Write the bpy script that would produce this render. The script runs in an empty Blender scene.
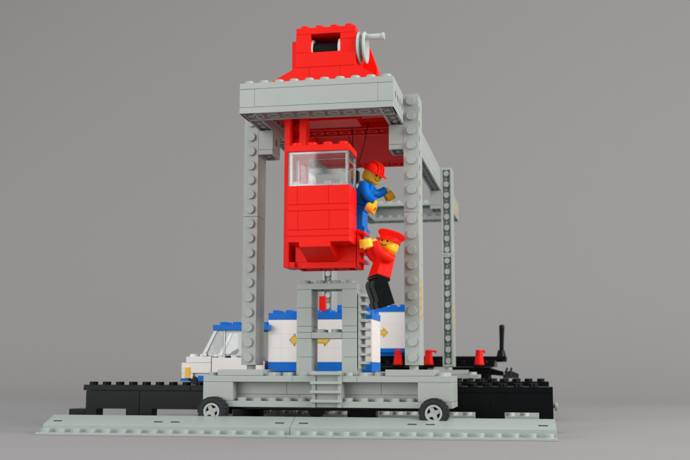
import bpy, bmesh, math, random
from mathutils import Matrix, Vector
random.seed(7)
PI = math.pi
S = 0.008            # one stud pitch = 8 mm; the scene is measured in studs, then scaled to metres
Z0 = 0.77            # height of the table top in stud units
sc = bpy.context.scene
COL = sc.collection

# ------------------------------------------------------------------ camera
CX, CY, CZ = 13.7223, -64.3140, 4.8291
yaw, pitch, roll = -0.19175, 0.13780, 0.00197
f = Vector((math.sin(yaw)*math.cos(pitch), math.cos(yaw)*math.cos(pitch), math.sin(pitch)))
r = Vector((math.cos(yaw), -math.sin(yaw), 0)); u = r.cross(f)
r2 = math.cos(roll)*r + math.sin(roll)*u; u2 = -math.sin(roll)*r + math.cos(roll)*u
cam = bpy.data.cameras.new('camera'); cam.sensor_width = 36; cam.lens = 36*1010.04/690
cam.clip_start = 0.01; cam.clip_end = 50
cam.dof.use_dof = True; cam.dof.focus_distance = 0.53; cam.dof.aperture_fstop = 22
co = bpy.data.objects.new('camera', cam); COL.objects.link(co)
m = Matrix((( r2.x, u2.x, -f.x), (r2.y, u2.y, -f.y), (r2.z, u2.z, -f.z))).to_4x4()
m.translation = Vector((CX*S, CY*S, (CZ-Z0)*S)); co.matrix_world = m
sc.camera = co

# ------------------------------------------------------------------ light
w = bpy.data.worlds.new('World'); sc.world = w; w.use_nodes = True
bg = w.node_tree.nodes['Background']; bg.inputs[0].default_value = (0.95, 0.97, 1.0, 1); bg.inputs[1].default_value = 0.40
def area(name, loc, target, sx, sy, power, col=(1, 1, 1)):
    l = bpy.data.lights.new(name, 'AREA'); l.shape = 'RECTANGLE'; l.size = sx; l.size_y = sy
    l.energy = power; l.color = col
    o = bpy.data.objects.new(name, l); COL.objects.link(o); o.location = loc
    d = Vector(target) - Vector(loc); o.rotation_euler = d.to_track_quat('-Z', 'Y').to_euler()
    return o
area('softbox_right', (0.95, -0.28, 0.45), (0, 0.05, 0.10), 0.6, 0.8, 12.0, (1, 0.985, 0.965))
area('softbox_left', (-0.60, -0.95, 0.25), (0, 0.0, 0.11), 0.8, 0.8, 8.6, (0.97, 0.985, 1))
area('softbox_top', (0.05, 0.0, 1.15), (0, 0.1, 0.0), 0.9, 0.9, 4.6, (0.88, 0.94, 1))
area('backdrop_fill_right', (1.10, 0.20, 0.50), (0.22, 1.12, 0.25), 0.5, 0.5, 3.0, (1, 0.94, 0.87))  # added unseen fill, lifts the right side of the paper wall
area('backdrop_fill_left', (-1.10, 0.15, 0.45), (-0.30, 1.12, 0.18), 0.5, 0.5, 3.0, (1, 0.94, 0.87))  # added unseen fill, evens out the left side of the wall
vs = sc.view_settings; vs.view_transform = 'Standard'; vs.look = 'None'; vs.exposure = 0.0; vs.gamma = 1

# ------------------------------------------------------------------ materials
def lin(c): return tuple(((v/255)/12.92 if v/255 <= 0.04045 else ((v/255+0.055)/1.055)**2.4) for v in c)
def plastic(name, rgb, rough=0.28, var=0.04, bump=0.02, scale=260, spec=0.38):
    mt = bpy.data.materials.new(name); mt.use_nodes = True; n = mt.node_tree.nodes; L = mt.node_tree.links
    b = n['Principled BSDF']; c = lin(rgb)
    tc = n.new('ShaderNodeTexCoord')
    no = n.new('ShaderNodeTexNoise'); no.inputs['Scale'].default_value = scale*0.35; no.inputs['Detail'].default_value = 4
    L.new(tc.outputs['Object'], no.inputs['Vector'])
    mx = n.new('ShaderNodeMix'); mx.data_type = 'RGBA'
    mx.inputs['A'].default_value = tuple(v*(1-var) for v in c)+(1,); mx.inputs['B'].default_value = tuple(min(1, v*(1+var)) for v in c)+(1,)
    L.new(no.outputs['Fac'], mx.inputs['Factor']); L.new(mx.outputs['Result'], b.inputs['Base Color'])
    n2 = n.new('ShaderNodeTexNoise'); n2.inputs['Scale'].default_value = scale; n2.inputs['Detail'].default_value = 6
    L.new(tc.outputs['Object'], n2.inputs['Vector'])
    mr = n.new('ShaderNodeMapRange'); mr.inputs['To Min'].default_value = rough-0.06; mr.inputs['To Max'].default_value = rough+0.10
    L.new(n2.outputs['Fac'], mr.inputs['Value']); L.new(mr.outputs['Result'], b.inputs['Roughness'])
    bp = n.new('ShaderNodeBump'); bp.inputs['Strength'].default_value = bump; bp.inputs['Distance'].default_value = 0.0004
    n3 = n.new('ShaderNodeTexNoise'); n3.inputs['Scale'].default_value = 110; n3.inputs['Detail'].default_value = 3
    L.new(tc.outputs['Object'], n3.inputs['Vector']); L.new(n3.outputs['Fac'], bp.inputs['Height']); L.new(bp.outputs['Normal'], b.inputs['Normal'])
    b.inputs['Specular IOR Level'].default_value = spec
    return mt
M = {}
M['grey'] = plastic('light_grey_plastic', (164, 170, 164), 0.32, 0.04, 0.02, 260, 0.3)
M['track'] = plastic('track_grey_plastic', (160, 168, 162), 0.34, 0.05, 0.02, 260, 0.3)
M['pale'] = plastic('pale_grey_plastic', (178, 184, 178), 0.34)
M['red'] = plastic('red_plastic', (237, 27, 16), 0.34, 0.03, 0.02, 260, 0.10)
M['blue'] = plastic('blue_plastic', (0, 108, 202), 0.3, 0.03, 0.02, 260, 0.12)
M['yellow'] = plastic('yellow_plastic', (244, 186, 28), 0.3, 0.04)
M['white'] = plastic('white_plastic', (238, 232, 226), 0.3, 0.03)
M['black'] = plastic('black_plastic', (9, 11, 12), 0.24, 0.15, 0.02, 260, 0.14)
M['rubber'] = plastic('black_rubber', (34, 35, 37), 0.6, 0.15, 0.2, 400, 0.3)
M['cord'] = plastic('black_cord', (20, 20, 22), 0.75, 0.2, 0.3, 600, 0.2)
M['ink'] = plastic('black_print', (26, 20, 18), 0.4)
M['decal'] = plastic('yellow_print', (240, 188, 24), 0.35, 0.04)
def glass(name, tint):
    mt = bpy.data.materials.new(name); mt.use_nodes = True; b = mt.node_tree.nodes['Principled BSDF']
    b.inputs['Base Color'].default_value = tint+(1,); b.inputs['Transmission Weight'].default_value = 1.0
    b.inputs['Roughness'].default_value = 0.03; b.inputs['IOR'].default_value = 1.42
    return mt
M['clear'] = glass('clear_plastic', (0.97, 0.98, 0.98))
M['edge'] = glass('clear_plastic_glint', (0.98, 0.98, 0.98)); _b = M['edge'].node_tree.nodes['Principled BSDF']; _b.inputs['Transmission Weight'].default_value = 0.45; _b.inputs['Roughness'].default_value = 0.1  # milky white stands in for bright reflections on clear edges
def hazard():
    mt = plastic('hazard_sticker', (236, 196, 40), 0.35); n = mt.node_tree.nodes; L = mt.node_tree.links
    tc = n.new('ShaderNodeTexCoord'); sp = n.new('ShaderNodeSeparateXYZ'); L.new(tc.outputs['Object'], sp.inputs[0])
    ad = n.new('ShaderNodeMath'); ad.operation = 'ADD'; L.new(sp.outputs['Y'], ad.inputs[0]); L.new(sp.outputs['Z'], ad.inputs[1])
    mu = n.new('ShaderNodeMath'); mu.operation = 'MULTIPLY'; mu.inputs[1].default_value = 1/(0.62*S); L.new(ad.outputs[0], mu.inputs[0])
    fr = n.new('ShaderNodeMath'); fr.operation = 'FRACT'; L.new(mu.outputs[0], fr.inputs[0])
    gt = n.new('ShaderNodeMath'); gt.operation = 'GREATER_THAN'; gt.inputs[1].default_value = 0.62; L.new(fr.outputs[0], gt.inputs[0])
    mx = n.new('ShaderNodeMix'); mx.data_type = 'RGBA'; mx.inputs['A'].default_value = lin((236, 190, 30))+(1,); mx.inputs['B'].default_value = lin((120, 112, 84))+(1,)
    L.new(gt.outputs[0], mx.inputs['Factor']); L.new(mx.outputs['Result'], n['Principled BSDF'].inputs['Base Color'])
    return mt
M['hazard'] = hazard()
def backdrop_mat():
    mt = bpy.data.materials.new('grey_paper'); mt.use_nodes = True; n = mt.node_tree.nodes; L = mt.node_tree.links
    b = n['Principled BSDF']; b.inputs['Roughness'].default_value = 0.85; b.inputs['Specular IOR Level'].default_value = 0.25
    tc = n.new('ShaderNodeTexCoord'); no = n.new('ShaderNodeTexNoise'); no.inputs['Scale'].default_value = 900; no.inputs['Detail'].default_value = 5
    L.new(tc.outputs['Object'], no.inputs['Vector']); c = lin((148, 146, 145))
    mx = n.new('ShaderNodeMix'); mx.data_type = 'RGBA'; mx.inputs['A'].default_value = tuple(v*0.94 for v in c)+(1,); mx.inputs['B'].default_value = tuple(v*1.06 for v in c)+(1,)
    L.new(no.outputs['Fac'], mx.inputs['Factor']); L.new(mx.outputs['Result'], b.inputs['Base Color'])
    return mt
M['paper'] = backdrop_mat()

# ------------------------------------------------------------------ mesh helpers
class MB:
    def __init__(s, T=None): s.v = []; s.f = []; s.mi = []; s.T = T or Matrix.Identity(4); s.m = 0
    def add(s, vs, fs):
        b = len(s.v); s.v += [s.T @ Vector(p) for p in vs]
        for q in fs: s.f.append([b+i for i in q]); s.mi.append(s.m)
        return s
    def box(s, x0, x1, y0, y1, z0, z1, g=0.0):
        x0 += g; x1 -= g; y0 += g; y1 -= g; z0 += g; z1 -= g
        return s.add([(x0,y0,z0),(x1,y0,z0),(x1,y1,z0),(x0,y1,z0),(x0,y0,z1),(x1,y0,z1),(x1,y1,z1),(x0,y1,z1)],
              [(0,3,2,1),(4,5,6,7),(0,1,5,4),(1,2,6,5),(2,3,7,6),(3,0,4,7)])
    def brick(s, x0, x1, y0, y1, z0, z1): return s.box(x0, x1, y0, y1, z0, z1, 0.006)
    @staticmethod
    def frame(d):
        d = Vector(d).normalized(); a = Vector((0,0,1)) if abs(d.z) < 0.9 else Vector((1,0,0))
        e1 = a.cross(d).normalized(); return e1, d.cross(e1), d
    def rev(s, c, d, prof, n=24, cap0=True, cap1=True):
        """surface of revolution: prof = [(radius, distance along d)]"""
        e1, e2, d = s.frame(d); c = Vector(c); vs = []; fs = []
        for (R, h) in prof:
            for k in range(n):
                a = 2*PI*k/n; vs.append(c + d*h + e1*(R*math.cos(a)) + e2*(R*math.sin(a)))
        for i in range(len(prof)-1):
            for k in range(n):
                k2 = (k+1) % n; fs.append((i*n+k, i*n+k2, (i+1)*n+k2, (i+1)*n+k))
        if cap0: fs.append(tuple(reversed(range(n))))
        if cap1: fs.append(tuple((len(prof)-1)*n+k for k in range(n)))
        return s.add(vs, fs)
    def cyl(s, c, d, R, h, n=22, R2=None): return s.rev(c, d, [(R, 0), (R2 if R2 is not None else R, h)], n)
    def ring(s, c, d, R, ri, h, n=22):
        return s.rev(c, d, [(ri, 0), (R, 0), (R, h), (ri, h), (ri, 0)], n, False, False)
    def stud(s, x, y, z, d=(0,0,1)): return s.rev((x, y, z), d, [(0.3, -0.02), (0.3, 0.215)], 22, False, True)
    def studs(s, xs, ys, z):
        for x in xs:
            for y in ys: s.stud(x, y, z)
        return s
    def prism(s, pts, axis, a, b):
        """pts polygon in the plane across axis ('x': (y,z), 'y': (x,z), 'z': (x,y))"""
        def P(p, t): return {'x': (t, p[0], p[1]), 'y': (p[0], t, p[1]), 'z': (p[0], p[1], t)}[axis]
        n = len(pts); vs = [P(p, a) for p in pts] + [P(p, b) for p in pts]
        fs = [tuple(range(n)), tuple(reversed(range(n, 2*n)))] + [((i+1) % n, i, n+i, n+(i+1) % n) for i in range(n)]
        return s.add(vs, fs)
    def tube(s, pts, radii, n=12, cap=True):
        pts = [Vector(p) for p in pts]; vs = []; fs = []
        if not hasattr(radii, '__len__'): radii = [radii]*len(pts)
        e1 = None
        for i, p in enumerate(pts):
            d = (pts[min(i+1, len(pts)-1)] - pts[max(i-1, 0)]).normalized()
            if e1 is None: e1, _, _ = s.frame(d)
            e1 = (e1 - d*e1.dot(d)).normalized(); e2 = d.cross(e1)
            for k in range(n):
                a = 2*PI*k/n; vs.append(p + e1*(radii[i]*math.cos(a)) + e2*(radii[i]*math.sin(a)))
        for i in range(len(pts)-1):
            for k in range(n):
                k2 = (k+1) % n; fs.append((i*n+k, i*n+k2, (i+1)*n+k2, (i+1)*n+k))
        if cap: fs.append(tuple(reversed(range(n)))); fs.append(tuple((len(pts)-1)*n+k for k in range(n)))
        return s.add(vs, fs)
    def under_plate(s, x0, x1, y0, y1, z0, z1, tubes=True):
        """a plate seen from below: rim, recessed roof, tubes between the studs"""
        t = 0.19
        s.box(x0, x1, y0, y0+t, z0, z1, 0.004); s.box(x0, x1, y1-t, y1, z0, z1, 0.004)
        s.box(x0, x0+t, y0+t, y1-t, z0, z1, 0.004); s.box(x1-t, x1, y0+t, y1-t, z0, z1, 0.004)
        s.box(x0+t, x1-t, y0+t, y1-t, z1-0.12, z1-0.004)
        if tubes:
            k = 1
            while x0+k < x1-0.5:
                s.ring((x0+k, (y0+y1)/2, z0+0.01), (0,0,1), 0.405, 0.30, z1-z0-0.1, 22); k += 1
        return s
    def holed(s, u0, u1, T, t=1.0, v0=0.0, v1=1.2, R=0.3, N=20):
        """beam with round pin holes through it: u along the beam, v across, w through; T places (u, v, w)"""
        old = s.T; s.T = old @ T; n = int(round(u1-u0)); vc = (v0+v1)/2
        def quadring(uc, w, flip):
            vs = []; fs = []
            for k in range(N):
                a = 2*PI*(k+0.5)/N; c_, s_ = math.cos(a), math.sin(a)
                q = min(0.5/abs(c_) if abs(c_) > 1e-6 else 9, ((v1-v0)/2)/abs(s_) if abs(s_) > 1e-6 else 9)
                vs += [(uc+R*c_, vc+R*s_, w), (uc+q*c_, vc+q*s_, w)]
            corner = [(uc+0.5, v1, w), (uc-0.5, v1, w), (uc-0.5, v0, w), (uc+0.5, v0, w)]
            for k in range(N):
                k2 = (k+1) % N; q = [2*k, 2*k+1, 2*k2+1, 2*k2]
                A, B = vs[2*k+1], vs[2*k2+1]
                for cn in corner:
                    if (abs(A[0]-cn[0]) < 1e-6 and abs(B[1]-cn[1]) < 1e-6 or abs(A[1]-cn[1]) < 1e-6 and abs(B[0]-cn[0]) < 1e-6) and abs(A[0]-B[0]) > 1e-6 and abs(A[1]-B[1]) > 1e-6:
                        vs.append(cn); q = [2*k, 2*k+1, len(vs)-1, 2*k2+1, 2*k2]; break
                fs.append(tuple(q) if not flip else tuple(reversed(q)))
            s.add(vs, fs)
        for i in range(1, n):
            uc = u0+i
            quadring(uc, t, False); quadring(uc, 0, True)
            vs = [(uc+R*math.cos(2*PI*(k+.5)/N), vc+R*math.sin(2*PI*(k+.5)/N), w) for w in (0, t) for k in range(N)]
            s.add(vs, [(k, N+k, N+(k+1) % N, (k+1) % N) for k in range(N)])
        for a, b in ((u0, u0+0.5), (u1-0.5, u1)):
            s.add([(a,v0,0),(b,v0,0),(b,v1,0),(a,v1,0),(a,v0,t),(b,v0,t),(b,v1,t),(a,v1,t)], [(0,3,2,1),(4,5,6,7)])
        for v, fl in ((v0, False), (v1, True)):
            q = [(u0,v,0),(u1,v,0),(u1,v,t),(u0,v,t)]; s.add(q, [(0,1,2,3) if not fl else (3,2,1,0)])
        for uu, fl in ((u0, True), (u1, False)):
            q = [(uu,v0,0),(uu,v1,0),(uu,v1,t),(uu,v0,t)]; s.add(q, [(0,1,2,3) if not fl else (3,2,1,0)])
        s.T = old; return s
    def build(s, name, mat, parent=None, origin=(0,0,0), bevel=0.02, seg=2, weld=True, angle=35):
        me = bpy.data.meshes.new(name); o3 = Vector(origin)
        me.from_pydata([((p-o3)*S) for p in s.v], [], s.f)
        mats = mat if isinstance(mat, (list, tuple)) else [mat]
        for mt in mats: me.materials.append(M[mt])
        for p, i in zip(me.polygons, s.mi): p.material_index = i
        bm = bmesh.new(); bm.from_mesh(me)
        if weld: bmesh.ops.remove_doubles(bm, verts=bm.verts, dist=2e-6)
        bmesh.ops.recalc_face_normals(bm, faces=bm.faces); bm.to_mesh(me); bm.free()
        for p in me.polygons: p.use_smooth = True
        me.set_sharp_from_angle(angle=math.radians(angle))
        o = bpy.data.objects.new(name, me); COL.objects.link(o); o['so'] = list(o3)
        po = Vector(parent['so']) if parent else Vector((0, 0, Z0))
        o.location = (o3-po)*S
        if parent: o.parent = parent
        if bevel:
            bv = o.modifiers.new('edge', 'BEVEL'); bv.width = bevel*S; bv.segments = seg; bv.limit_method = 'ANGLE'
            bv.angle_limit = math.radians(40); bv.harden_normals = True; bv.use_clamp_overlap = True
        return o
def tag(o, label=None, cat=None, group=None, kind=None):
    for k, v in (('label', label), ('category', cat), ('group', group), ('kind', kind)):
        if v: o[k] = v
    return o
def thing(name, label, cat, origin, group=None):
    o = bpy.data.objects.new(name, None); COL.objects.link(o); o.empty_display_size = 0.01
    o['so'] = list(origin); o.location = (Vector(origin)-Vector((0,0,Z0)))*S
    return tag(o, label, cat, group)
def fr(a, b): # stud centres
    n = int(round(b-a)); return [a+0.5+i for i in range(n)]

# ------------------------------------------------------------------ the setting: seamless paper sweep
prof = [(-260, 0)]; R_ = 70; yb = 140
prof.append((yb-R_, 0))
for k in range(1, 17):
    a = (PI/2)*k/16; prof.append((yb-R_+R_*math.sin(a), R_-R_*math.cos(a)))
prof.append((yb, 330))
mb = MB(); vs = []; fs = []
for (y, z) in prof: vs += [(-330, y, z+Z0), (330, y, z+Z0)]
for i in range(len(prof)-1): fs.append((2*i, 2*i+1, 2*i+3, 2*i+2))
mb.add(vs, fs)
sw = mb.build('backdrop', 'paper', None, (0,0,Z0), bevel=0, angle=60); tag(sw, 'seamless grey paper sweep under and behind the toy crane', 'backdrop', None, 'structure')

# ------------------------------------------------------------------ track plates
def track_plate(x0, label, cy, flip, n=16):
    c = Vector((-1.5, cy, Z0)); T = Matrix.Translation(c) @ Matrix.Rotation(math.radians(2.2) + (PI if flip else 0), 4, 'Z')
    T2 = Matrix.Translation(c) @ Matrix.Rotation((PI if flip else 0), 4, 'Z')
    mb = MB(T if not flip else T2)
    a, b = x0, x0+n
    mb.box(a, b, 0.0, 1.05, 0.0, 0.17, 0.004)          # studded shelf
    for x in fr(a, b): mb.rev((x, 0.42, 0.16), (0,0,1), [(0.31, 0), (0.31, 0.24)], 22, False, True)
    pts = [(1.04, 0), (1.04, 0.62), (1.14, 0.64), (2.55, 1.14), (2.75, 1.14), (2.75, 0.52), (4.6, 0.52), (4.6, 0)]
    mb.prism(pts, 'x', a+0.012, b-0.012)
    o = mb.build('track_plate', 'grey' if flip else 'track', None, (T @ Vector((x0+n/2, 1.0, 0))) if not flip else (T2 @ Vector((x0+n/2, 1, 0))), bevel=0.03)
    return o
def slots(o, x0, n, parent):
    c = Vector((-1.5, -4.36, Z0)); T = Matrix.Translation(c) @ Matrix.Rotation(math.radians(2.2), 4, 'Z')
    for xs in (x0+0.75, x0+7.45, x0+8.55, x0+n-0.75):
        mb = MB(T); 
        # dark moulded slot lying on the sloping lip
        y0, y1 = 1.52, 1.66; z0 = 0.64+(y0-1.14)*0.3546+0.010; z1 = 0.64+(y1-1.14)*0.3546+0.010
        mb.add([(xs-0.28,y0,z0),(xs+0.28,y0,z0),(xs+0.28,y1,z1),(xs-0.28,y1,z1)], [(0,1,2,3)])
        mb.build('slot', 'ink', parent, parent['so'], bevel=0)
for x0, lb in ((-16, 'light grey track plate with studded front edge, left of the pair along the front'),
               (0, 'light grey track plate with studded front edge, right of the pair along the front')):
    o = track_plate(x0, lb, -4.36, False); tag(o, lb, 'track plate', 'track plates under the crane'); slots(o, x0, 16, o)
o = track_plate(-8, '', 33.2, True); tag(o, 'light grey track plate under the far crane legs behind the rear platform', 'track plate', 'track plates under the crane')

# ------------------------------------------------------------------ road plate between the platforms
mb = MB(); mb.brick(-11.6, 14.0, 7.6, 19.0, Z0, 1.27); mb.brick(-11.2, 13.6, 8.0, 18.6, 1.27, 1.67)
mb.studs(fr(-11.1, 12.9), (8.5, 9.5), 1.67)
o = mb.build('road_plate', 'pale', None, (0, 13, Z0)); tag(o, 'pale grey studded road plate lying flat behind the arches of the black platform', 'base plate')

# ------------------------------------------------------------------ black platforms on arches
def platform(x0, x1, y0, y1, zt, label, overhang, lane=None):
    root = thing('loading_platform', label, 'platform', ((x0+x1)/2, (y0+y1)/2, Z0), 'black arched platforms')
    mb = MB()
    xs = x0 - overhang
    while xs < x1-0.01:
        xe = min(xs+8.0, x1)
        for (ya, yb_) in ((y0-0.02, y0+2.0), (y0+2.0, y1))[:1 if y1-y0 < 2.5 else 2]:
            mb.brick(xs, xe, ya, yb_, zt-0.4, zt)
        xs = xe
    mb.studs([x0+0.55-overhang+i for i in range(int(x1-x0+overhang))], [y0+0.5] + ([y1-0.5] if y1-y0 > 3 else []), zt)
    mb.build('deck', 'black', root, root['so'])
    zl = 2.09; feet = [(-15.2, -13.25), (-7.35, -5.4), (0.7, 2.65), (9.3, 11.2), (x1-0.93, x1)]
    cuts = [x0, -14.2, -6.4, 1.7, 10.25, x1]
    if lane:
        mb = MB(); mb.brick(lane[0], lane[1], y1+0.01, lane[2], zt-0.4, zt); mb.build('truck_lane', 'black', root, root['so'])
        for fa, fb in ((-10.4, -8.4), (-1.1, 0.9)):
            mb = MB(); mb.brick(fa, fb, lane[2]-1.0, lane[2], Z0, zt-0.4); mb.build('arch_support', 'black', root, root['so'])
    feet0 = feet; mid = [-14.2, -6.4, 1.7, 10.25]
    for (ya, yb_) in ((y0, y0+1.0), (y1-1.0, y1)) if not lane else ((y0, y0+1.0),):
        if ya > 4:   # supports farther back stand a little more to the left
            q = (ya+64.3)/68.0; feet = [(max(x0, 13.72+(a-13.72)*q), min(x1, 13.72+(b-13.72)*q)) for a, b in feet0[1:]]
            cuts = [x0] + [(a+b)/2 for a, b in feet[:-1]] + [x1]
        for k in range(len(cuts)-1):
            a, b = cuts[k], cuts[k+1]; pts = [(a+0.008, zt-0.41), (a+0.008, zl)]
            if k == 0 and ya < 4: pts = [(a+0.008, zt-0.41), (a+0.008, Z0), (a+0.9, Z0), (a+0.9, zl)]
            for (fa, fb) in feet:
                fa2, fb2 = max(fa, a+0.008), min(fb, b-0.008)
                if fb2-fa2 > 0.3:
                    if fa2 > a+0.1: pts.append((fa2, zl))
                    else: pts.pop()
                    pts += [(fa2, Z0), (fb2, Z0)]
                    if fb2 < b-0.1: pts.append((fb2, zl))
            if pts[-1][1] > Z0+0.1: pts.append((b-0.008, zl))
            pts.append((b-0.008, zt-0.41))
            mb = MB(); mb.prism(pts, 'y', ya, yb_); mb.build('arch_support', 'black', root, root['so'])
    return root
pf = platform(-18.25, 14.35, 3.7, 5.7, 3.76, 'long black studded platform on arched feet just behind the near crane legs', 0.2, (-13.6, 2.0, 12.7))
mb = MB(); mb.brick(-19.45, -17.35, 3.66, 3.69, Z0, 2.06) if False else mb.box(-19.45, -18.27, 3.6, 5.6, Z0, 2.06); mb.box(-18.26, -17.36, 3.6, 3.69, Z0, 2.06); mb.build('end_step', 'black', pf, pf['so'])
mb = MB(); mb.cyl((14.3, 5.0, 2.5), (1,0,0), 0.16, 0.35); mb.ring((14.45, 5.0, 2.45), (1,0,0), 0.28, 0.12, 0.16)
mb.build('end_knob', 'grey', pf, pf['so'])
platform(-16.0, 14.2, 19.5, 25.0, 3.93, 'second black studded platform, farther back beside the far crane legs', 0.0)

# ------------------------------------------------------------------ gantry crane
crane = thing('gantry_crane', 'tall light grey toy gantry crane on four posts straddling the black platforms', 'crane', (0, 13.4, Z0))
CO = crane['so']
BX0, BX1 = -7.95, 8.2
def base_beam(y0, front):
    y1 = y0+4.0; mb = MB(); zt = 4.46; zb = zt-2.0
    fy = (lambda a, b: (y0+a, y0+b)) if front else (lambda a, b: (y1-b, y1-a))
    for xa, xb in ((BX0, 0.1), (0.1, BX1)): mb.brick(xa, xb, y0, y1, zb, zb+0.4)
    a, b = fy(0, 2); mb.brick(BX0, BX0+2.0, a, b, zb+0.4, zb+1.6); mb.brick(BX1-2.15, BX1, a, b, zb+0.4, zb+1.6)
    a, b = fy(1.0, 2.0); xs = [BX0+2.0, -1.75, 1.9, BX1-2.15]
    for i in range(3):
        mb.brick(xs[i], xs[i+1], a, b, zb+0.4, zb+0.8)
    for i, (xa, xb) in enumerate(((BX0+2, -2.6), (-2.6, 0.2), (0.2, 3.6), (3.6, BX1-2.15))): mb.brick(xa, xb, a, b, zb+0.8, zb+1.6)
    a, b = fy(2, 4); mb.brick(BX0, BX1, a, b, zb+0.4, zb+1.6)
    mb.box(-0.75, 1.25, *fy(0.15, 1.0), zb+0.4, zb+1.6)
    for xa, xb in ((BX0, -2.0), (-2.0, 2.2), (2.2, BX1)):
        for q in ((0, 2), (2, 4)): a, b = fy(*q); mb.brick(xa, xb, a, b, zb+1.6, zt)
    a, b = fy(0.5, 0.5)
    mb.studs([x for x in fr(BX0+2, BX1-2.15) if not -1.0 < x < 1.5], [a], zb+0.4)
    mb.studs([x for x in fr(BX0, BX1) if not (-7.1 < x < -3.7 or 3.9 < x < 7.25)], [fy(q, q)[0] for q in (0.5, 1.5, 2.5, 3.5)], zt)
    a, b = fy(0.03, 3.1)
    for xa, xb in ((-7.0, -4.0), (4.0, 7.1)):
        mb.brick(xa, xb, a, b, zt, zt+0.4)
    for x in (-5.5, 5.5):
        mb.cyl((x, (y0+1.9+0.75) if front else (y1-1.9-0.75), zt+0.3), (0,0,1), 0.3, 0.5)
    mb.build('base_beam', 'grey', crane, CO)
base_beam(-0.92, True); base_beam(25.4, False)

# posts: technic bricks stacked lengthwise with their studs facing the camera
ZP = 5.14
def post(x, y, studs_front, hz):
    mb = MB(); t0, t1 = (y+2.0, y) if studs_front else (y, y+2.0)
    zj = ZP+10
    for za, zb in ((ZP, zj), (zj, ZP+18)):
        za2, zb2 = za+0.008, zb-0.008
        # u along z, v along y, w along x
        if studs_front:
            T = Matrix(((0,0,1,x),(0,1,0,y),(1,0,0,0),(0,0,0,1))); (mb.holed(za2, zb2, T, 1.0, 0, 1.2, 0.27) if (za > ZP and x > 0) else mb.box(x, x+1, y, y+1.2, za2, zb2))
            for z in fr(za, zb): mb.stud(x+0.5, y, z, (0,-1,0))
            n = 3 if za == ZP else 2
            for k in range(n):
                p = za + (zb-za)*k/n; q = za + (zb-za)*(k+1)/n
                mb.box(x, x+1, y+1.205, y+1.6, p+0.007, q-0.007); mb.box(x, x+1, y+1.605, y+2.0, p+0.007, q-0.007)
        else:
            t = 0.17
            mb.box(x, x+t, y, y+1.2, za2, zb2); mb.box(x+1-t, x+1, y, y+1.2, za2, zb2)
            mb.box(x+t, x+1-t, y, y+1.2, za2, za2+0.19); mb.box(x+t, x+1-t, y, y+1.2, zb2-0.19, zb2)
            mb.box(x+t, x+1-t, y+0.42, y+1.2, za2+0.19, zb2-0.19)
            for k in range(int(zb-za)):
                mb.cyl((x+0.5, y+0.43, za+k+0.5), (0,-1,0), 0.27, 0.36, 18)
            mb.box(x, x+1, y+1.205, y+2.0, za2, zb2)
            for k in range(1, int(zb-za)):
                mb.cyl((x+0.5, y+0.43, za+k), (0,-1,0), 0.12, 0.2, 12)
    o = mb.build('post', 'grey', crane, CO, bevel=0.022)
    if hz:
        mb = MB(); mb.box(x+0.99, x+1.014, y+0.45, y+1.15, hz[0], hz[1]); mb.build('hazard_strip', 'hazard', o, CO, bevel=0)
post(5, 1.0, True, (8.15, 10.6)); post(-6, 1.0, True, None)
post(5, 26.4, False, (8.6, 11.0)); post(-6, 26.4, False, None)

# top frame
YA, YE = -3.58, 46.4; ZB = 21.11
def side_beam(x, hz):
    mb = MB()
    for a, b in ((YA, YA+8), (YA+8, YA+32), (YA+32, YE+0.02)):
        T = Matrix(((0,0,1,x),(1,0,0,0),(0,1,0,ZB+0.4),(0,0,0,1)))
        L = round(b-a)
        if a > YA: mb.box(x, x+1, a+0.01, min(b-0.01, YE), ZB+0.404, ZB+1.596)
        else: mb.holed(a+0.01, a+L-0.01 if b < YE else YE, T, 1.0, 0.006, 1.194, 0.28)
        # hollow underside plate, one stud wide, with cross ribs
        t = 0.15; e = b if b < YE else YE
        mb.box(x, x+t, a+0.012, e-0.012, ZB, ZB+0.394); mb.box(x+1-t, x+1, a+0.012, e-0.012, ZB, ZB+0.394)
        mb.box(x+t, x+1-t, a+0.012, a+0.2, ZB, ZB+0.394); mb.box(x+t, x+1-t, e-0.2, e-0.012, ZB, ZB+0.394)
        mb.box(x+t, x+1-t, a+0.2, e-0.2, ZB+0.28, ZB+0.39)
        k = 1
        while a+k < e-0.5:
            mb.cyl((x+0.5, a+k, ZB+0.02), (0,0,1), 0.17, 0.28, 14); mb.box(x+t, x+1-t, a+k-0.04, a+k+0.04, ZB+0.1, ZB+0.3); k += 1
    for a, b in ((YA+2, YA+14), (YA+14, YA+30), (YA+30, YE-2)): mb.brick(x, x+1, a, b, ZB+1.6, ZB+2.0)
    mb.studs([x+0.5], [YA+2.5+i for i in range(int(YE-YA-4))], ZB+2.0)
    o = mb.build('side_beam', 'grey', crane, CO, bevel=0.02)
    if hz:
        mb = MB(); mb.box(x+0.99, x+1.014, 43.0, 45.4, ZB+0.55, ZB+1.5); mb.build('hazard_strip', 'hazard', o, CO, bevel=0)
side_beam(4, True); side_beam(-5, False)
def cross_beam(y0, y1, front):
    mb = MB()
    mb.under_plate(-5, 5, y0, y1, ZB-0.004, ZB+0.396)
    mb.brick(-5, 5, y0, y1, ZB+1.6, ZB+2.0); mb.studs(fr(-5, 5), (y0+0.5, y1-0.5), ZB+2.0)
    if front: mb.brick(-4, 4, y0, y0+1, ZB+0.4, ZB+1.6)
    else:
        mb.brick(-4, 4, y1-1, y1, ZB+0.4, ZB+1.6); mb.studs(fr(-4, 4), (y0+0.5,), ZB+0.4)
    mb.build('cross_beam', 'grey', crane, CO)
cross_beam(YA-0.003, YA+2, True); cross_beam(YE-2, YE+0.003, False)
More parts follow.
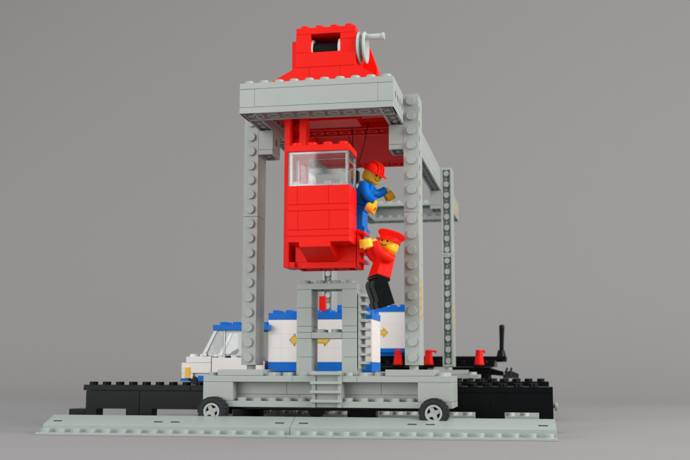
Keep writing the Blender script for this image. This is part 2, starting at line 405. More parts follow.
def bracket(x, y):
    mb = MB(); T = Matrix(((0,0,1,x),(1,0,0,0),(0,1,0,19.75),(0,0,0,1)))
    mb.holed(y+0.01, y+1.99, T, 1.0, 0.0, 1.34, 0.28)
    t = 0.17; za, zb = 19.4, 19.745
    mb.box(x, x+t, y+0.01, y+1.99, za, zb); mb.box(x+1-t, x+1, y+0.01, y+1.99, za, zb)
    mb.box(x+t, x+1-t, y+0.01, y+0.2, za, zb); mb.box(x+t, x+1-t, y+1.8, y+1.99, za, zb); mb.cyl((x+0.5, y+1, za+0.02), (0,0,1), 0.2, 0.33)
    mb.build('bracket', 'grey', crane, CO)
for x in (4, -5):
    for y in (1.0, 26.4): bracket(x, y)

# ladder tower on the near base
mb = MB(); ty0, ty1 = 0.2, 2.15; tx0, tx1 = -2.02, 2.0; z = 4.46
for h in (1.2, 1.2):
    for xa, xb in ((tx0, tx0+1), (tx1-1, tx1)): mb.brick(xa, xb, ty0, ty1, z, z+h)
    z += h
mb.brick(tx0+1, tx1-1, ty0, ty1, z, z+0.4)
for xa, xb in ((tx0, tx0+1), (tx1-1, tx1)): mb.brick(xa, xb, ty0, ty1, z, z+0.4)
mb.studs([-0.5, 0.5], [ty0+0.5, ty1-0.5], z+0.4)
z += 0.4
for xa, xb in ((tx0, tx0+1), (tx1-1, tx1)): mb.brick(xa, xb, ty0, ty1, z, z+0.4)
z += 0.4
for h in (1.2, 1.2):
    for xa, xb in ((tx0, tx0+1), (tx1-1, tx1)): mb.brick(xa, xb, ty0, ty1, z, z+h)
    z += h
mb.under_plate(tx0, tx1, ty0, ty1, z, z+0.4); mb.box(tx0+0.01, tx1-0.01, ty0+0.01, ty1-0.01, z+0.3, z+0.4)
mb.studs([tx0+0.5, tx0+1.5, tx1-1.5, tx1-0.5], [ty0+0.5, ty1-0.5], z+0.4)
tower = mb.build('ladder_tower', 'grey', crane, CO)
def ladder(T, H, n, mat, parent, orig, width=1.9):
    """flat ladder in its own frame: x across, z up, rungs stand out towards -y"""
    mb = MB(T)
    for sx in (-1, 1): mb.box(sx*(width/2-0.12)-0.12, sx*(width/2-0.12)+0.12, -0.16, 0.0, 0, H)
    mb.box(-width/2+0.26, width/2-0.26, -0.03, 0.0, 0.02, H-0.02)
    for k in range(n):
        zc = H*(k+0.72)/n; mb.box(-width/2-0.04, width/2+0.04, -0.50, -0.14, zc-0.09, zc+0.09)
    return mb.build('ladder', mat, parent, orig)
Tr = lambda x, y, z: Matrix.Translation((x, y, z)); Rz = lambda a: Matrix.Rotation(math.radians(a), 4, 'Z')
ladder(Tr(2.06, 1.2, 4.9) @ Rz(90), 4.9, 9, 'grey', tower, CO)
ladder(Tr(0.27, -0.93, 2.47) @ Rz(0), 2.3, 4, 'grey', crane, CO)

# wheels
def wheel(x, y, s):
    o3 = (x, y, 2.2); T = Tr(*o3) @ (Rz(0) if s < 0 else Rz(180)); prof = []
    mb = MB(T); R = 0.93
    mb.rev((0, -0.42, 0), (0,1,0), [(0.52, 0.05), (0.60, 0.0), (0.80, 0.0), (0.88, 0.05), (0.88, 0.84), (0.8, 0.86), (0.5, 0.86)], 40, False, False)
    for k in range(20):
        a = 2*PI*k/20
        for j in range(2):
            aa = a + (PI/20)*j; c_, s_ = math.cos(aa), math.sin(aa); tv = 0.10
            ys = (-0.42, 0.0) if j == 0 else (0.0, 0.44)
            P = []
            for rr in (0.84, R):
                for t in (-tv, tv):
                    for yy in ys: P.append((rr*c_-t*s_, yy, rr*s_+t*c_))
            mb.add(P, [(0,1,3,2),(4,6,7,5),(0,4,5,1),(2,3,7,6),(0,2,6,4),(1,5,7,3)])
    wr = bpy.data.objects.new('wheel', None); COL.objects.link(wr); wr['so'] = list(o3); wr.parent = crane; wr.location = (Vector(o3)-Vector(CO))*S; wr.empty_display_size = 0.005
    mb.build('tyre', 'rubber', wr, o3, bevel=0.02)
    mb = MB(T)
    mb.ring((0, -0.44, 0), (0,1,0), 0.53, 0.40, 0.5, 32); mb.cyl((0, -0.36, 0), (0,1,0), 0.23, 0.4, 20)
    for k in range(4):
        a = PI/2*k + 0.4; c_, s_ = math.cos(a), math.sin(a); P = []
        for rr in (0.08, 0.44):
            for t in (-0.13, 0.13):
                for yy in (-0.38, -0.22): P.append((rr*c_-t*s_, yy, rr*s_+t*c_))
        mb.add(P, [(0,1,3,2),(4,6,7,5),(0,4,5,1),(2,3,7,6),(0,2,6,4),(1,5,7,3)])
    mb.build('hub', 'grey', wr, o3, bevel=0.02)
    mb = MB(T); mb.cyl((0, -0.15, 0), (0,1,0), 0.41, 0.3, 24); mb.build('hub_recess', 'rubber', wr, o3, bevel=0)
for x in (-7.05, 7.12): wheel(x, -1.45, -1); wheel(x, 30.0, 1)
mb = MB(); mb.cyl((-1.3, 3.05, 2.28), (0,1,0), 0.62, 0.5, 24); mb.box(-7.2, 7.2, 0.3, 0.6, 2.28, 2.44); mb.build('axle', 'black', crane, CO)
mb = MB(); mb.box(-7.2, 7.2, 28.2, 28.5, 2.1, 2.35); mb.build('axle', 'black', crane, CO)
for x in (-7.05, 7.12):
    mb = MB(); mb.cyl((x, -1.1, 2.2), (0,1,0), 0.16, 1.6); mb.box(x-0.5, x+0.5, -0.4, 1.0, 1.95, 2.46); mb.build('axle', 'black', crane, CO)
    mb = MB(); mb.cyl((x, 28.1, 2.2), (0,1,0), 0.16, 1.6); mb.box(x-0.5, x+0.5, 27.6, 29.1, 1.95, 2.46); mb.build('axle', 'black', crane, CO)

# ------------------------------------------------------------------ trolley with winch and hanging cab
tro = thing('crane_trolley', 'red crane trolley with winch on top and a glazed operator cab hanging below', 'crane trolley', (0, 5, 21.9))
TO = tro['so']
mb = MB()
mb.box(-3.95, 3.95, -1.50, 4.9, 23.12, 23.5, 0.01); mb.box(-3.95, 3.95, 7.2, 19.0, 24.1, 24.4, 0.01); mb.box(-3.95, 3.95, 4.95, 7.2, 22.96, 24.4, 0.01)
mb.box(-3.95, 3.95, 1.5, 2.1, 21.9, 23.12); mb.under_plate(-3.95, 3.95, 5.0, 7.2, 21.9, 22.5); mb.box(-3.95, 3.95, 5.0, 7.2, 22.5, 22.95)
mb.under_plate(-3.95, 3.95, 17.0, 19.0, 21.9, 22.5); mb.box(-3.95, 3.95, 17.0, 19.0, 22.5, 24.1); mb.prism([(2.12, 23.1), (4.97, 22.3), (4.97, 23.1)], 'x', -3.45, 3.45)
for xa, xb in ((-3.95, -0.9), (-0.85, 3.95)): mb.prism([(8.3, 24.09), (16.95, 21.93), (16.95, 24.09)], 'x', xa, xb)
mb.box(-3.95, -3.5, 2.1, 17.0, 21.95, 22.9); mb.box(3.5, 3.95, 2.1, 17.0, 21.95, 22.9)
mb.studs(fr(-4, 4), [5.5+i for i in range(14)], 24.39); mb.build('trolley_frame', 'red', tro, TO)
mb = MB()
zb = 23.5
mb.brick(-0.9, 1.16, -1.5, 3.0, zb, 24.6)
mb.prism([(-3.72, zb), (-3.72, zb+0.12), (-1.83, 24.594), (-0.906, 24.594), (-0.906, zb)], 'y', -1.49, 2.9); mb.prism([(1.166, zb), (1.166, 24.594), (2.23, 24.594), (3.95, zb+0.12), (3.95, zb)], 'y', -1.49, 2.9)
mb.build('slope_base', 'red', tro, TO)
mb = MB(); yb0, yb1 = -1.5, 3.0
zr = [24.6, 25.6, 26.85, 27.3]
yw = yb0+0.3
mb.box(-1.8, 2.2, yb0, yw, zr[0]+0.006, zr[1]); mb.box(-1.8, -0.8, yb0, yw, zr[1], zr[2]-0.005); mb.box(1.18, 2.2, yb0, yw, zr[1], 26.41); mb.box(1.18, 2.2, yb0, yw, 26.42, zr[2]-0.005)
mb.brick(-1.8, 2.2, yb0, yb1, zr[2], zr[3])
mb.box(-1.8, -1.3, yw+0.004, yb1, zr[0]+0.006, zr[2]-0.005); mb.box(1.7, 2.2, yw+0.004, yb1, zr[0]+0.006, zr[2]-0.005)
mb.box(-1.295, 1.695, yb1-1, yb1, zr[0]+0.006, zr[2]-0.005); mb.box(-1.295, 1.695, yw+0.004, yb1-1, zr[0]+0.006, zr[0]+0.2)
mb.studs(fr(-1.8, 2.2), fr(yb0, 2.5), zr[3])
mb.brick(-2.5, -1.82, 0.2, 2.4, 24.6, 27.0); mb.prism([(2.22, 24.6), (2.22, 27.0), (2.5, 27.0), (3.1, 25.3), (3.1, 24.6)], 'y', 1.75, 3.0)
mb.build('winch_housing', 'red', tro, TO)
mb = MB(); mb.rev((-1.05, -0.62, 25.94), (1,0,0), [(0.48, 0.25)] + [(0.50+0.035*(i % 2), 0.25+0.07*i) for i in range(29)], 20)
dr = mb.build('winch_drum', 'cord', tro, TO, bevel=0)
mb = MB(); mb.cyl((-0.98, -0.62, 25.94), (1,0,0), 0.76, 0.24, 28); mb.cyl((0.98, -0.62, 25.94), (1,0,0), 0.76, 0.24, 28); mb.build('drum_flange', 'white', dr, TO)
mb = MB(); c = (2.22, -0.65, 25.98)
mb.rev(c, (1,0,0), [(0.25, 0), (1.0, 0.02), (1.05, 0.06), (1.05, 0.18), (0.9, 0.22), (0.62, 0.24), (0.62, 0.36), (0.92, 0.40), (1.05, 0.44), (1.05, 0.56), (0.98, 0.60), (0.86, 0.60), (0.82, 0.52), (0.2, 0.52)], 40)
ck = mb.build('crank_wheel', 'pale', tro, TO, bevel=0.015)
mb = MB(); mb.rev((2.70, -0.75, 26.66), (1,0,0), [(0.2, 0), (0.2, 1.12), (0.25, 1.14), (0.25, 1.3), (0.2, 1.32)], 20); mb.build('handle', 'pale', ck, TO)

# backing column that the cab hangs on
mb = MB(); za, zt_ = 11.35, 21.9
mb.box(-2.48, -2.12, -1.65, 0.0, za, zt_); mb.box(-2.12, 2.2, -0.38, 0.0, 12.9, 15.6, 0.005); mb.box(-2.12, -1.2, -0.375, -0.005, za+0.3, zt_); mb.box(-2.12, -1.75, -1.6, -0.0, za, za+0.34)
mb.box(-1.6, -1.15, -1.2, -0.38, 18.2, zt_); mb.box(-2.2, 2.0, -0.2, 2.0, 21.3, 21.9)
for i in range(10): mb.stud(-1.86, -0.38, za+1.75+i*1.0-0.35, (0,-1,0))
mb.build('backing_column', 'red', tro, TO)

# operator cab
cab_x0, cab_x1, cy0, cy1 = -1.8, 2.2, -3.5, -1.0
mb = MB()
def row(z0, z1, cuts):
    xs = [cab_x0]+cuts+[cab_x1]
    for i in range(len(xs)-1): mb.brick(xs[i], xs[i+1], cy0, cy1, z0, z1)
row(15.1, 16.3, [-1.15, 0.85]); row(14.7, 15.1, []); row(13.5, 14.7, [-1.1, 0.9]); row(13.1, 13.5, []); row(12.72, 13.1, [])
mb.prism([(cy0-0.02, 12.3+0.12), (cy0-0.02, 12.74), (-1.2, 12.74), (-1.2, 11.72)], 'x', -1.0, 0.98)
mb.brick(cab_x0, cab_x0+2, -1.2, 0.6, 11.7, 12.72); mb.brick(cab_x0+2, cab_x1, -1.2, 0.6, 11.7, 12.72); mb.brick(cab_x0, cab_x1, -0.99, 0.6, 12.72, 13.1)
mb.under_plate(cab_x0, cab_x1, -1.25, 0.75, 11.3, 11.7)
mb.box(cab_x0+0.01, cab_x1-0.01, -1.24, 0.74, 11.58, 11.70)
cb = mb.build('operator_cab', 'red', tro, TO)
mb = MB(); zg0, zg1 = 16.3, 18.48; t = 0.09
x0, x1 = cab_x0+0.05, cab_x1-0.05; gy0, gy1 = cy0+0.04, cy1
mb.box(x0, x1, gy0, gy0+t, zg0, zg1); mb.box(x0, x0+t, gy0+t+0.004, gy1, zg0, zg1); mb.box(x1-t, x1, gy0+t+0.004, gy1, zg0, zg1)
mb.box(x0+t+.004, x1-t-.004, gy1-t, gy1, zg0+0.004, zg1-0.004)
mb.build('cab_window', 'clear', cb, TO, bevel=0.02)
mb = MB()
mb.box(x0+t+.004, x1-t-.004, gy0+t+0.004, gy0+t+0.2, zg0+0.004, zg0+0.13); mb.box(x0+t+.004, x1-t-.004, gy0+t+0.004, gy0+t+0.12, zg1-0.13, zg1-0.004)
for xx in (x0+t+0.01, x1-t-0.15): mb.box(xx, xx+0.14, gy0+t+0.01, gy0+t+0.15, zg0+0.14, zg1-0.14)
for xx in (x0+t+0.01, x1-t-0.11): mb.box(xx, xx+0.1, gy1-t-0.25, gy1-t-0.02, zg0+0.14, zg1-0.14)
for i in range(4): mb.cyl((cab_x0+0.5+i, gy0+0.55, zg0+0.13), (0,0,1), 0.28, 0.2, 18)
mb.build('window_edge_glint', 'edge', cb, TO, bevel=0.02)  # added bars and studs, their milky white paints the window's edge glints
mb = MB(); mb.box(-0.3, 1.0, -1.9, -1.5, 16.31, 17.3); mb.box(-0.3, 1.0, -2.5, -1.9, 16.31, 16.65); mb.build('seat', 'pale', cb, TO)
mb = MB(); mb.brick(cab_x0-0.03, cab_x1, cy0-0.02, cy1+0.1, 18.49, 18.91); mb.studs(fr(cab_x0, cab_x1), (cy0+0.5, cy0+1.5), 18.91); mb.build('cab_roof', 'red', cb, TO)
ladder(Tr(2.24, -0.3, 11.3) @ Rz(90), 2.45, 4, 'red', cb, TO, 1.9)
HX, HY, HZ = 1.12, 4.2, 18.6
mb = MB(); mb.tube([(0.72, 5.0, 22.6), (0.88, 4.7, 20.9), (HX-0.1, HY, HZ)], 0.028, 8); mb.build('cable', 'cord', tro, TO, bevel=0)
mb = MB(); mb.tube([(2.0, 5.0, 22.6), (1.75, 4.7, 20.9), (HX+0.1, HY, HZ)], 0.028, 8); mb.build('cable', 'cord', tro, TO, bevel=0)
mb = MB(); mb.box(HX-0.3, HX+0.3, HY-0.3, HY+0.3, HZ-0.8, HZ+0.05); mb.tube([(HX,HY,HZ-.75),(HX,HY,HZ-1.1),(HX+.15,HY,HZ-1.35),(HX,HY,HZ-1.55),(HX-.2,HY,HZ-1.4)], 0.1, 8); mb.build('hook_block', 'black', tro, TO)

# ------------------------------------------------------------------ the two toy figures
def figure(label, hip, yaw, lean, legs, arms, head_yaw, head_tilt, top, bottom, hat, hatfn, groupname):
    """hip = hip axis position; figure faces local -Y; angles in degrees; lean tips the trunk forwards"""
    root = thing('toy_figure', label, 'toy figure', hip, groupname); HO = root['so']
    B = Tr(*hip) @ Rz(yaw)
    Rx = lambda a: Matrix.Rotation(math.radians(a), 4, 'X'); Ry = lambda a: Matrix.Rotation(math.radians(a), 4, 'Y')
    U = B @ Rx(lean)                         # trunk frame, origin at hip axis, positive lean tips towards -Y
    mb = MB(U); mb.box(-0.98, 0.98, -0.47, 0.47, 0.30, 0.52); mb.box(-0.08, 0.08, -0.4, 0.42, -0.3, 0.30); mb.cyl((-0.9, 0, 0.05), (1,0,0), 0.40, 1.8, 22)
    mb.build('hips', bottom, root, HO, bevel=0.04)
    for i, sx in enumerate((-1, 1)):
        mb = MB(B @ Rx(legs[i])); pts = []
        for k in range(13):
            a = PI*k/12; pts.append((0.48*math.cos(a), 0.48*math.sin(a)))
        pts += [(-0.48, -0.7), (-0.5, -0.95), (-0.62, -0.98), (-0.62, -1.40), (0.46, -1.40)]
        a0, a1 = (0.09, 0.97) if sx > 0 else (-0.97, -0.09)
        mb.prism(pts, 'x', a0, a1); mb.build('leg', bottom, root, HO, bevel=0.05)
    # torso: tapered block with rounded edges
    z0, z1 = 0.53, 2.10
    mb = MB(U); P = [(-0.98,-0.48,z0),(0.98,-0.48,z0),(0.98,0.48,z0),(-0.98,0.48,z0),(-0.70,-0.46,z1),(0.70,-0.46,z1),(0.70,0.46,z1),(-0.70,0.46,z1)]
    mb.add(P, [(0,3,2,1),(4,5,6,7),(0,1,5,4),(1,2,6,5),(2,3,7,6),(3,0,4,7)]); mb.cyl((0,0,z1-0.02), (0,0,1), 0.36, 0.2)
    tor = mb.build('torso', top, root, HO, bevel=0.08, seg=3)
    for i, sx in enumerate((-1, 1)):
        A = U @ Tr(sx*0.78, 0, 1.72) @ Rx(arms[i][0]) @ Ry(-sx*arms[i][1])   # raise the arm forwards, swing outwards
        mb = MB(A)
        pts = [(-sx*0.05, 0, 0.10), (sx*0.16, 0, 0.08), (sx*0.24, 0.0, -0.15), (sx*0.28, -0.02, -0.5), (sx*0.29, -0.12, -0.78), (sx*0.27, -0.34, -1.0), (sx*0.24, -0.58, -1.18)]
        mb.tube(pts, [0.24, 0.31, 0.32, 0.31, 0.31, 0.29, 0.27], 16)
        arm = mb.build('arm', top, tor, HO, bevel=0.05)
        W = A @ Tr(sx*0.24, -0.58, -1.18) @ Matrix.Rotation(math.radians(38), 4, 'X')
        mb = MB(W); mb.cyl((0,0,0.1), (0,0,-1), 0.19, 0.34, 16)
        # C-shaped grip open towards the far end
        c0 = (0, 0, -0.52); N = 18; vs = []; fs = []
        for k in range(N+1):
            a = math.radians(-90+42 + (360-84)*k/N)
            for (rr, yy) in ((0.20, -0.28), (0.36, -0.28), (0.36, 0.28), (0.20, 0.28)):
                vs.append((rr*math.cos(a), yy, c0[2]+rr*math.sin(a)))
        for k in range(N):
            for j in range(4): fs.append((4*k+j, 4*k+(j+1) % 4, 4*k+4+(j+1) % 4, 4*k+4+j))
        fs += [(3,2,1,0), (4*N, 4*N+1, 4*N+2, 4*N+3)]
        mb.add(vs, fs); mb.build('hand', 'yellow', root, HO, bevel=0.05)
    Hh = U @ Tr(0, 0, 2.16) @ Rz(head_yaw) @ Rx(head_tilt)
    mb = MB(Hh); mb.rev((0,0,0), (0,0,1), [(0.40, 0), (0.45, 0.04), (0.53, 0.10), (0.60, 0.17), (0.635, 0.27), (0.64, 0.4), (0.64, 0.78), (0.62, 0.9), (0.56, 1.0), (0.46, 1.05), (0.3, 1.06)], 36)
    hd = mb.build('head', 'yellow', root, HO, bevel=0)
    mb = MB(Hh)
    def onface(a, z, rad=0.643): a = math.radians(a); return Vector((rad*math.sin(a), -rad*math.cos(a), z))
    for a in (-17, 17):
        p = onface(a, 0.62, 0.632); mb.rev(p, p-Vector((0,0,p.z)), [(0.072, 0), (0.066, 0.014), (0.03, 0.02)], 14)
    mp = []
    for k in range(11):
        t_ = -1+2*k/10; mp.append(onface(t_*21, 0.30+0.11*t_*t_, 0.642))
    mb.tube(mp, [0.014]+[0.026]*9+[0.014], 8); mb.build('face', 'ink', hd, HO, bevel=0)
    hatfn(Hh, root, HO, hat)
    return root
def hard_hat(Hh, root, HO, mat):
    mb = MB(Hh @ Tr(0, 0, 0.78)); pr_ = []
    for k in range(9):
        a = (PI/2)*k/8; pr_.append((0.72*math.cos(a)+0.005, 0.62*math.sin(a)))
    mb.rev((0,0,0), (0,0,1), [(0.80, -0.02), (0.80, 0.05)] + pr_[0:], 36)
    # brim: longer at the front
    N = 36; vs = []; fs = []
    for zz in (-0.03, 0.05):
        for k in range(N):
            a = 2*PI*k/N; fx = max(0, -math.sin(a)); rr = 0.78+0.34*fx**2
            vs.append((rr*math.cos(a)*(1 if fx < .2 else 0.96), rr*math.sin(a), zz-0.12*fx**2))
    fs = [tuple(reversed(range(N))), tuple(range(N, 2*N))] + [(k, (k+1) % N, N+(k+1) % N, N+k) for k in range(N)]
    mb.add(vs, fs)
    for xo in (-0.22, 0, 0.22):
        q = [(xo, -0.74*math.cos(PI*k/14)*math.sqrt(max(0, 1-(xo/0.74)**2)), 0.05+0.62*math.sin(PI*k/14)) for k in range(15)]
        mb.tube(q, 0.07, 8)
    mb.build('hard_hat', mat, root, HO, bevel=0.02)
def cap(Hh, root, HO, mat):
    mb = MB(Hh @ Tr(0, 0, 0.72))
    mb.rev((0,0,0), (0,0,1), [(0.66, -0.02), (0.70, 0.0), (0.70, 0.24), (0.90, 0.46), (0.93, 0.54), (0.86, 0.62), (0.5, 0.66), (0.2, 0.66)], 36)
    N = 14; vs = []; fs = []
    for zz in (0.0, 0.07):
        for k in range(N+1):
            a = -PI + PI*k/N; fx = -math.sin(a); vs.append((0.69*math.cos(a), 0.69*math.sin(a), zz)); rr = 0.70+0.36*fx; vs.append((rr*math.cos(a)*0.98, rr*math.sin(a), zz-0.10*fx))
    n2 = 2*(N+1)
    for k in range(N):
        a, b = 2*k, 2*k+2
        fs += [(a, b, b+1, a+1), (n2+a, n2+a+1, n2+b+1, n2+b), (a+1, b+1, n2+b+1, n2+a+1)]
    mb.add(vs, fs); mb.build('peaked_cap', mat, root, HO, bevel=0.02)
figure('yellow-headed toy figure in blue wearing a red hard hat, leaning out behind the cab',
       (2.06, 0.25, 15.0), 90, 20, (0, 0), ((-28, 8), (-88, 32)), -38, 6, 'blue', 'blue', 'red', hard_hat, 'toy figures on the crane')
figure('toy figure in red top, black trousers and red peaked cap, climbing the red ladder',
       (3.62, -1.75, 10.1), -64, -17, (19, 19), ((-104, -4), (-96, -6)), 44, -2, 'red', 'black', 'red', cap, 'toy figures on the crane')

# ------------------------------------------------------------------ truck on the near platform
tk = thing('toy_truck', 'white toy truck with a blue roof and clear windscreen parked on the near black platform', 'truck', (-6, 10, 3.76))
KO = tk['so']; y0, y1 = 8.2, 12.2; zd = 3.98
mb = MB()
mb.brick(-12.8, -10.5, y0, y1, 4.58, 5.35); mb.brick(-12.45, -10.5, y0, y1, 5.35, 5.8); mb.brick(-12.78, -11.9, y0, y1, 4.18, 4.58)
mb.brick(-10.44, -7.6, y0, y1, 4.4, 5.72); mb.brick(-7.6, -6.6, y0, y1, 4.4, 5.5); mb.box(-11.9, -7.0, y0+0.3, y1-0.3, 4.2, 4.6)
mb.studs([-9.8, -8.8, -7.9], [y0+0.5, y1-0.5], 5.72); mb.studs([-12.0, -11.2], [y0+.5, y1-.5], 5.78)
mb.build('cab_body', 'white', tk, KO)
mb = MB(); mb.brick(-12.86, -12.2, y0-0.03, y1+0.03, 3.98, 4.2); mb.brick(-11.5, -10.6, y0-0.03, y1+.03, 3.98, 4.4); mb.brick(-10.6, 1.4, y0+0.5, y1-0.5, 4.0, 4.4); mb.build('chassis', 'blue', tk, KO)
mb = MB(); mb.brick(-10.4, -6.1, y0-0.02, y1, 7.74, 8.16); mb.studs([-9.7, -8.7, -7.7, -6.7], [y0+0.5, y0+1.5, y1-0.5], 8.16); mb.build('cab_roof', 'blue', tk, KO)
mb = MB(); t = 0.05
def pane(xa0, xa1, xb0, xb1, yy, d): # quad pane in x,z from z 5.8 to 7.72
    mb.prism([(xa0, 5.84), (xa1, 5.84), (xb1, 7.72), (xb0, 7.72)], 'y', yy, yy+d)
mb.prism([(-11.05, 5.82), (-10.97, 5.82), (-10.07, 7.72), (-10.15, 7.72)], 'y', y0+0.3, y1-0.3)
pane(-10.9, -9.6, -10.0, -9.6, y0+0.02, t); pane(-10.9, -9.6, -10.0, -9.6, y1-t-0.02, t); 
pane(-9.4, -7.0, -9.4, -7.0, y0+0.06, t*0.6); mb.box(-6.95, -6.75, y0+0.02, y1-0.02, 5.5, 7.72)
ws = mb.build('windscreen', 'clear', tk, KO, bevel=0.015)
for ya, yb_ in ((y0+0.02, y0+0.28), (y1-0.28, y1-0.02)):
    mb = MB(); mb.prism([(-11.3, 5.82), (-10.7, 5.82), (-10.75, 6.0), (-10.92, 6.02), (-10.07, 7.72), (-10.3, 7.72)], 'y', ya, yb_); mb.build('pillar', 'edge', ws, KO, bevel=0.015)
mb = MB(); mb.box(-9.56, -9.46, y0+0.02, y0+0.2, 5.74, 7.72); mb.build('pillar', 'edge', ws, KO, bevel=0.015)
mb = MB(); mb.brick(-12.5, -12.1, y0-0.1, y0+0.4, 4.2, 5.02); mb.build('headlight', 'yellow', tk, KO)
mb = MB(); T = Tr(-9.1, y0+1.0, 5.9) @ Matrix.Rotation(math.radians(-40), 4, 'Y')
mb.T = T; mb.ring((0,0,0), (0,0,1), 0.6, 0.44, 0.14, 28); mb.box(-0.5, 0.5, -0.07, 0.07, 0.02, 0.12); mb.cyl((0,0,0.05), (0,0,-1), 0.1, 0.7); mb.build('steering_wheel', 'black', tk, KO)
mb = MB(); mb.brick(-8.4, -7.7, y0+1.2, y1-1.2, 5.4, 6.3); mb.brick(-9.6, -9.2, y0+0.6, y0+1.0, 5.6, 6.0); mb.build('seat', 'blue', tk, KO)
for x in (-11.85, -4.5, -0.8):
    for yy in (y0-0.02, y1-0.5):
        mb = MB(); mb.cyl((x, yy+0.06, 4.06), (0,1,0), 0.28, 0.4, 24) ; mb.build('wheel', 'rubber', tk, KO)

# ------------------------------------------------------------------ shipping containers
def arrow(mb, xt, zc, d, y, head=0.55, hl=0.42, sh=0.16, sl=0.75):
    """flat printed arrow, tip at xt pointing along d (+1/-1), 0.01 thick"""
    P = [(xt, zc), (xt-d*hl, zc+head/1.2), (xt-d*hl, zc+sh*1.4), (xt-d*(hl+sl), zc+sh*1.4), (xt-d*(hl+sl), zc-sh*1.4), (xt-d*hl, zc-sh*1.4), (xt-d*hl, zc-head/1.2)]
    mb.prism(P, 'y', y-0.012, y+0.004)
def container(label, x0, x1, y0, y1, zb, zw0, zw1, zt, arrows, zc, panels):
    root = thing('shipping_container', label, 'container', ((x0+x1)/2, (y0+y1)/2, zb), 'white and blue containers'); O = root['so']
    mb = MB(); hh = (zw1-zw0)/3
    for k in range(3):
        xs = [x0]+panels+[x1]
        for i in range(len(xs)-1): mb.box(xs[i]+0.003, xs[i+1]-0.003, y0, y1, zw0+k*hh+0.0025, zw0+(k+1)*hh-0.0025)
    mb.build('wall', 'white', root, O, bevel=0)
    mb = MB(); mb.brick(x0-0.02, x1+0.02, y0-0.02, y1+.02, zw1, zt); mb.studs(fr(x0, x1), (y0+0.5, y0+1.5, y1-0.5), zt); mb.build('top_plate', 'blue', root, O)
    mb = MB(); mb.brick(x0-0.02, x1+0.02, y0-0.02, y1+.02, zb+0.3, zw0); mb.brick(x0+0.3, x1-0.3, y0+0.3, y1-0.3, zb, zb+0.3); mb.build('bottom_plate', 'blue', root, O)
    mb = MB()
    for (xt, d) in arrows: arrow(mb, xt, zc, d, y0)
    mb.build('arrow_print', 'decal', root, O, bevel=0)
    mb = MB()
    for (xt, d) in arrows:
        P = [(0, 0), (-0.42, 0.458), (-0.42, 0.224), (-1.17, 0.224), (-1.17, -0.224), (-0.42, -0.224), (-0.42, -0.458)]
        c = [(xt+d*a*1.0, zc+b) for a, b in P]
        for i in range(len(c)):
            a, b = c[i], c[(i+1) % len(c)]; mb.tube([(a[0], y0-0.008, a[1]), (b[0], y0-0.008, b[1])], 0.016, 6)
    mb.build('arrow_outline', 'ink', root, O, bevel=0)
    return root
c1 = container('white and blue container with two yellow arrows, on the truck behind the grey tower', -6.32, 1.5, 9.0, 13.0, 4.41, 5.41, 8.53, 9.05, ((-4.68, -1), (-1.62, 1)), 7.03, [-5.3, -1.3])
mb = MB(); mb.brick(-2.85, -2.35, 10.7, 11.2, 9.05, 10.4); mb.build('red_lug', 'red', c1, c1['so'])
mb = MB(); mb.brick(-1.45, -1.1, 10.8, 11.2, 9.05, 9.72); mb.build('blue_lug', 'blue', c1, c1['so'])
c2 = container('white and blue container on the black wagon, below and behind the red toy figure', -5.6, 2.2, 30.2, 34.2, 6.14, 6.86, 10.25, 10.76, ((-4.0, -1), (-0.5, 1)), 8.34, [-4.6, 0.9])

# ------------------------------------------------------------------ flat wagon and its raised track bed
mb = MB(); mb.brick(-16, 10.0, 30.4, 36.0, Z0, 1.97); mb.brick(-16, 10.0, 30.6, 35.8, 1.97, 3.2); mb.box(-16, 10.6, 31.2, 31.5, 3.2, 3.55); mb.box(-16, 10.6, 34.9, 35.2, 3.2, 3.55)
o = mb.build('track_bed', 'black', None, (-3, 33.2, Z0)); tag(o, 'black raised rail track bed under the flat wagon behind the far crane legs', 'track bed')
wg = thing('flat_wagon', 'low black flat rail wagon with a tall lever at its right end', 'rail wagon', (0, 33.2, 3.55)); WO = wg['so']
mb = MB(); mb.brick(-12, 9.4, 30.2, 36.2, 5.13, 5.5); mb.brick(-12, 9.4, 31.0, 35.4, 5.5, 5.75); mb.brick(-12, 10.42, 31.2, 35.2, 5.75, 6.13); mb.studs(fr(-12, 9), (30.6,), 5.5)
mb.studs(fr(-12, 10), (31.8, 34.6), 6.13) if False else None
mb.brick(-12, 3.2, 30.6, 35.8, 4.6, 5.12); mb.build('deck', 'black', wg, WO)
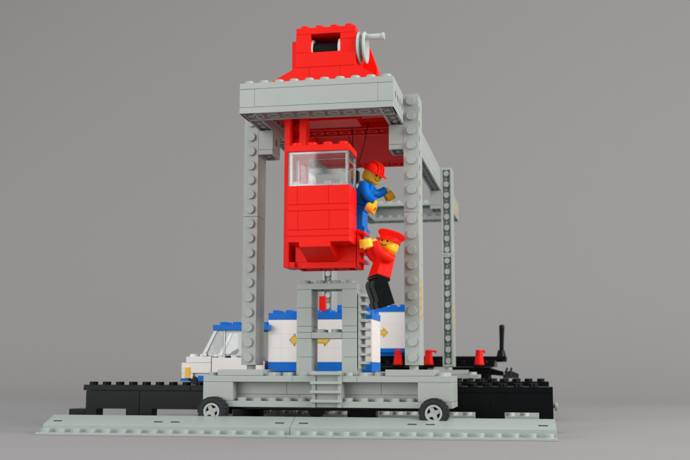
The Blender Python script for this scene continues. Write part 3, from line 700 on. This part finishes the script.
for x in (-9, 7.2):
    mb = MB(); mb.brick(x-1.8, x+1.8, 31.4, 35.0, 4.35, 5.12)
    for xx in (x-1.1, x+1.1):
        for yy in (31.1, 34.9): mb.cyl((xx, yy, 4.1), (0,1,0), 0.56, 0.35, 24)
    mb.prism([(x+1.8, 5.0), (x+2.9, 4.7), (x+2.9, 4.3), (x+1.8, 4.4)], 'y', 32.2, 34.2)
    mb.build('bogie', 'black', wg, WO)
mb = MB(); mb.box(10.05, 11.5, 32.6, 33.6, 4.1, 4.4); mb.prism([(10.2, 4.4), (11.5, 4.4), (11.5, 4.5), (10.9, 4.75), (10.2, 4.75)], 'y', 32.7, 33.5)
for xx in (10.35, 10.75): mb.tube([(xx, 31.9, 4.2), (xx+0.04, 31.9, 4.75), (xx+0.14, 31.9, 5.08)], 0.1, 10)
mb.box(10.2, 11.0, 31.8, 32.7, 4.1, 4.3)
mb.build('coupling', 'rubber', wg, WO)
mb = MB(); mb.rev((9.95, 32.0, 5.6), (0,0,1), [(0.48, 0), (0.48, 0.25), (0.44, 0.55), (0.31, 1.08), (0.22, 1.14)], 24)
lv = mb.build('lever', 'black', wg, WO, bevel=0.02)
mb = MB(); mb.rev((9.98, 32.0, 6.45), (0.03,0,1), [(0.20, 0), (0.21, 1.2), (0.25, 2.35), (0.25, 2.5), (0.18, 2.6), (0.06, 2.64)], 18); mb.build('stick', 'black', lv, WO, bevel=0)
def cone(x, lb, hk):
    root = thing('red_cone', lb, 'cone', (x, 30.65, 5.5), 'red cones along the wagon edge'); O = root['so']; p = (x, 30.1, 5.4)
    mb = MB(); mb.rev((x, 29.98, 5.32), (0,0,1), [(0.46, 0), (0.46, 0.14), (0.43, 0.18), (0.32, 1.1), (0.33, 1.16), (0.31, 1.36), (0.2, 1.38)], 24); mb.build('cone_body', 'red', root, O, bevel=0.01)
    if hk:
        mb = MB(); mb.box(x+0.2, x+hk, 29.85, 30.1, 6.48, 6.66); mb.box(x+hk-0.14, x+hk, 29.85, 30.1, 6.36, 6.48); mb.build('hook', 'red', root, O)
    mb = MB(); mb.brick(x-0.5, x+0.5, 29.5, 30.45, 5.0, 5.32); mb.build('foot', 'black', root, O)
cone(3.35, 'red cone on the wagon between the two right crane posts', 0.74)
cone(0.48, 'red cone on the wagon just left of the near right crane post', 0)
cone(8.02, 'red cone on the wagon nearest the black lever', 0.55)
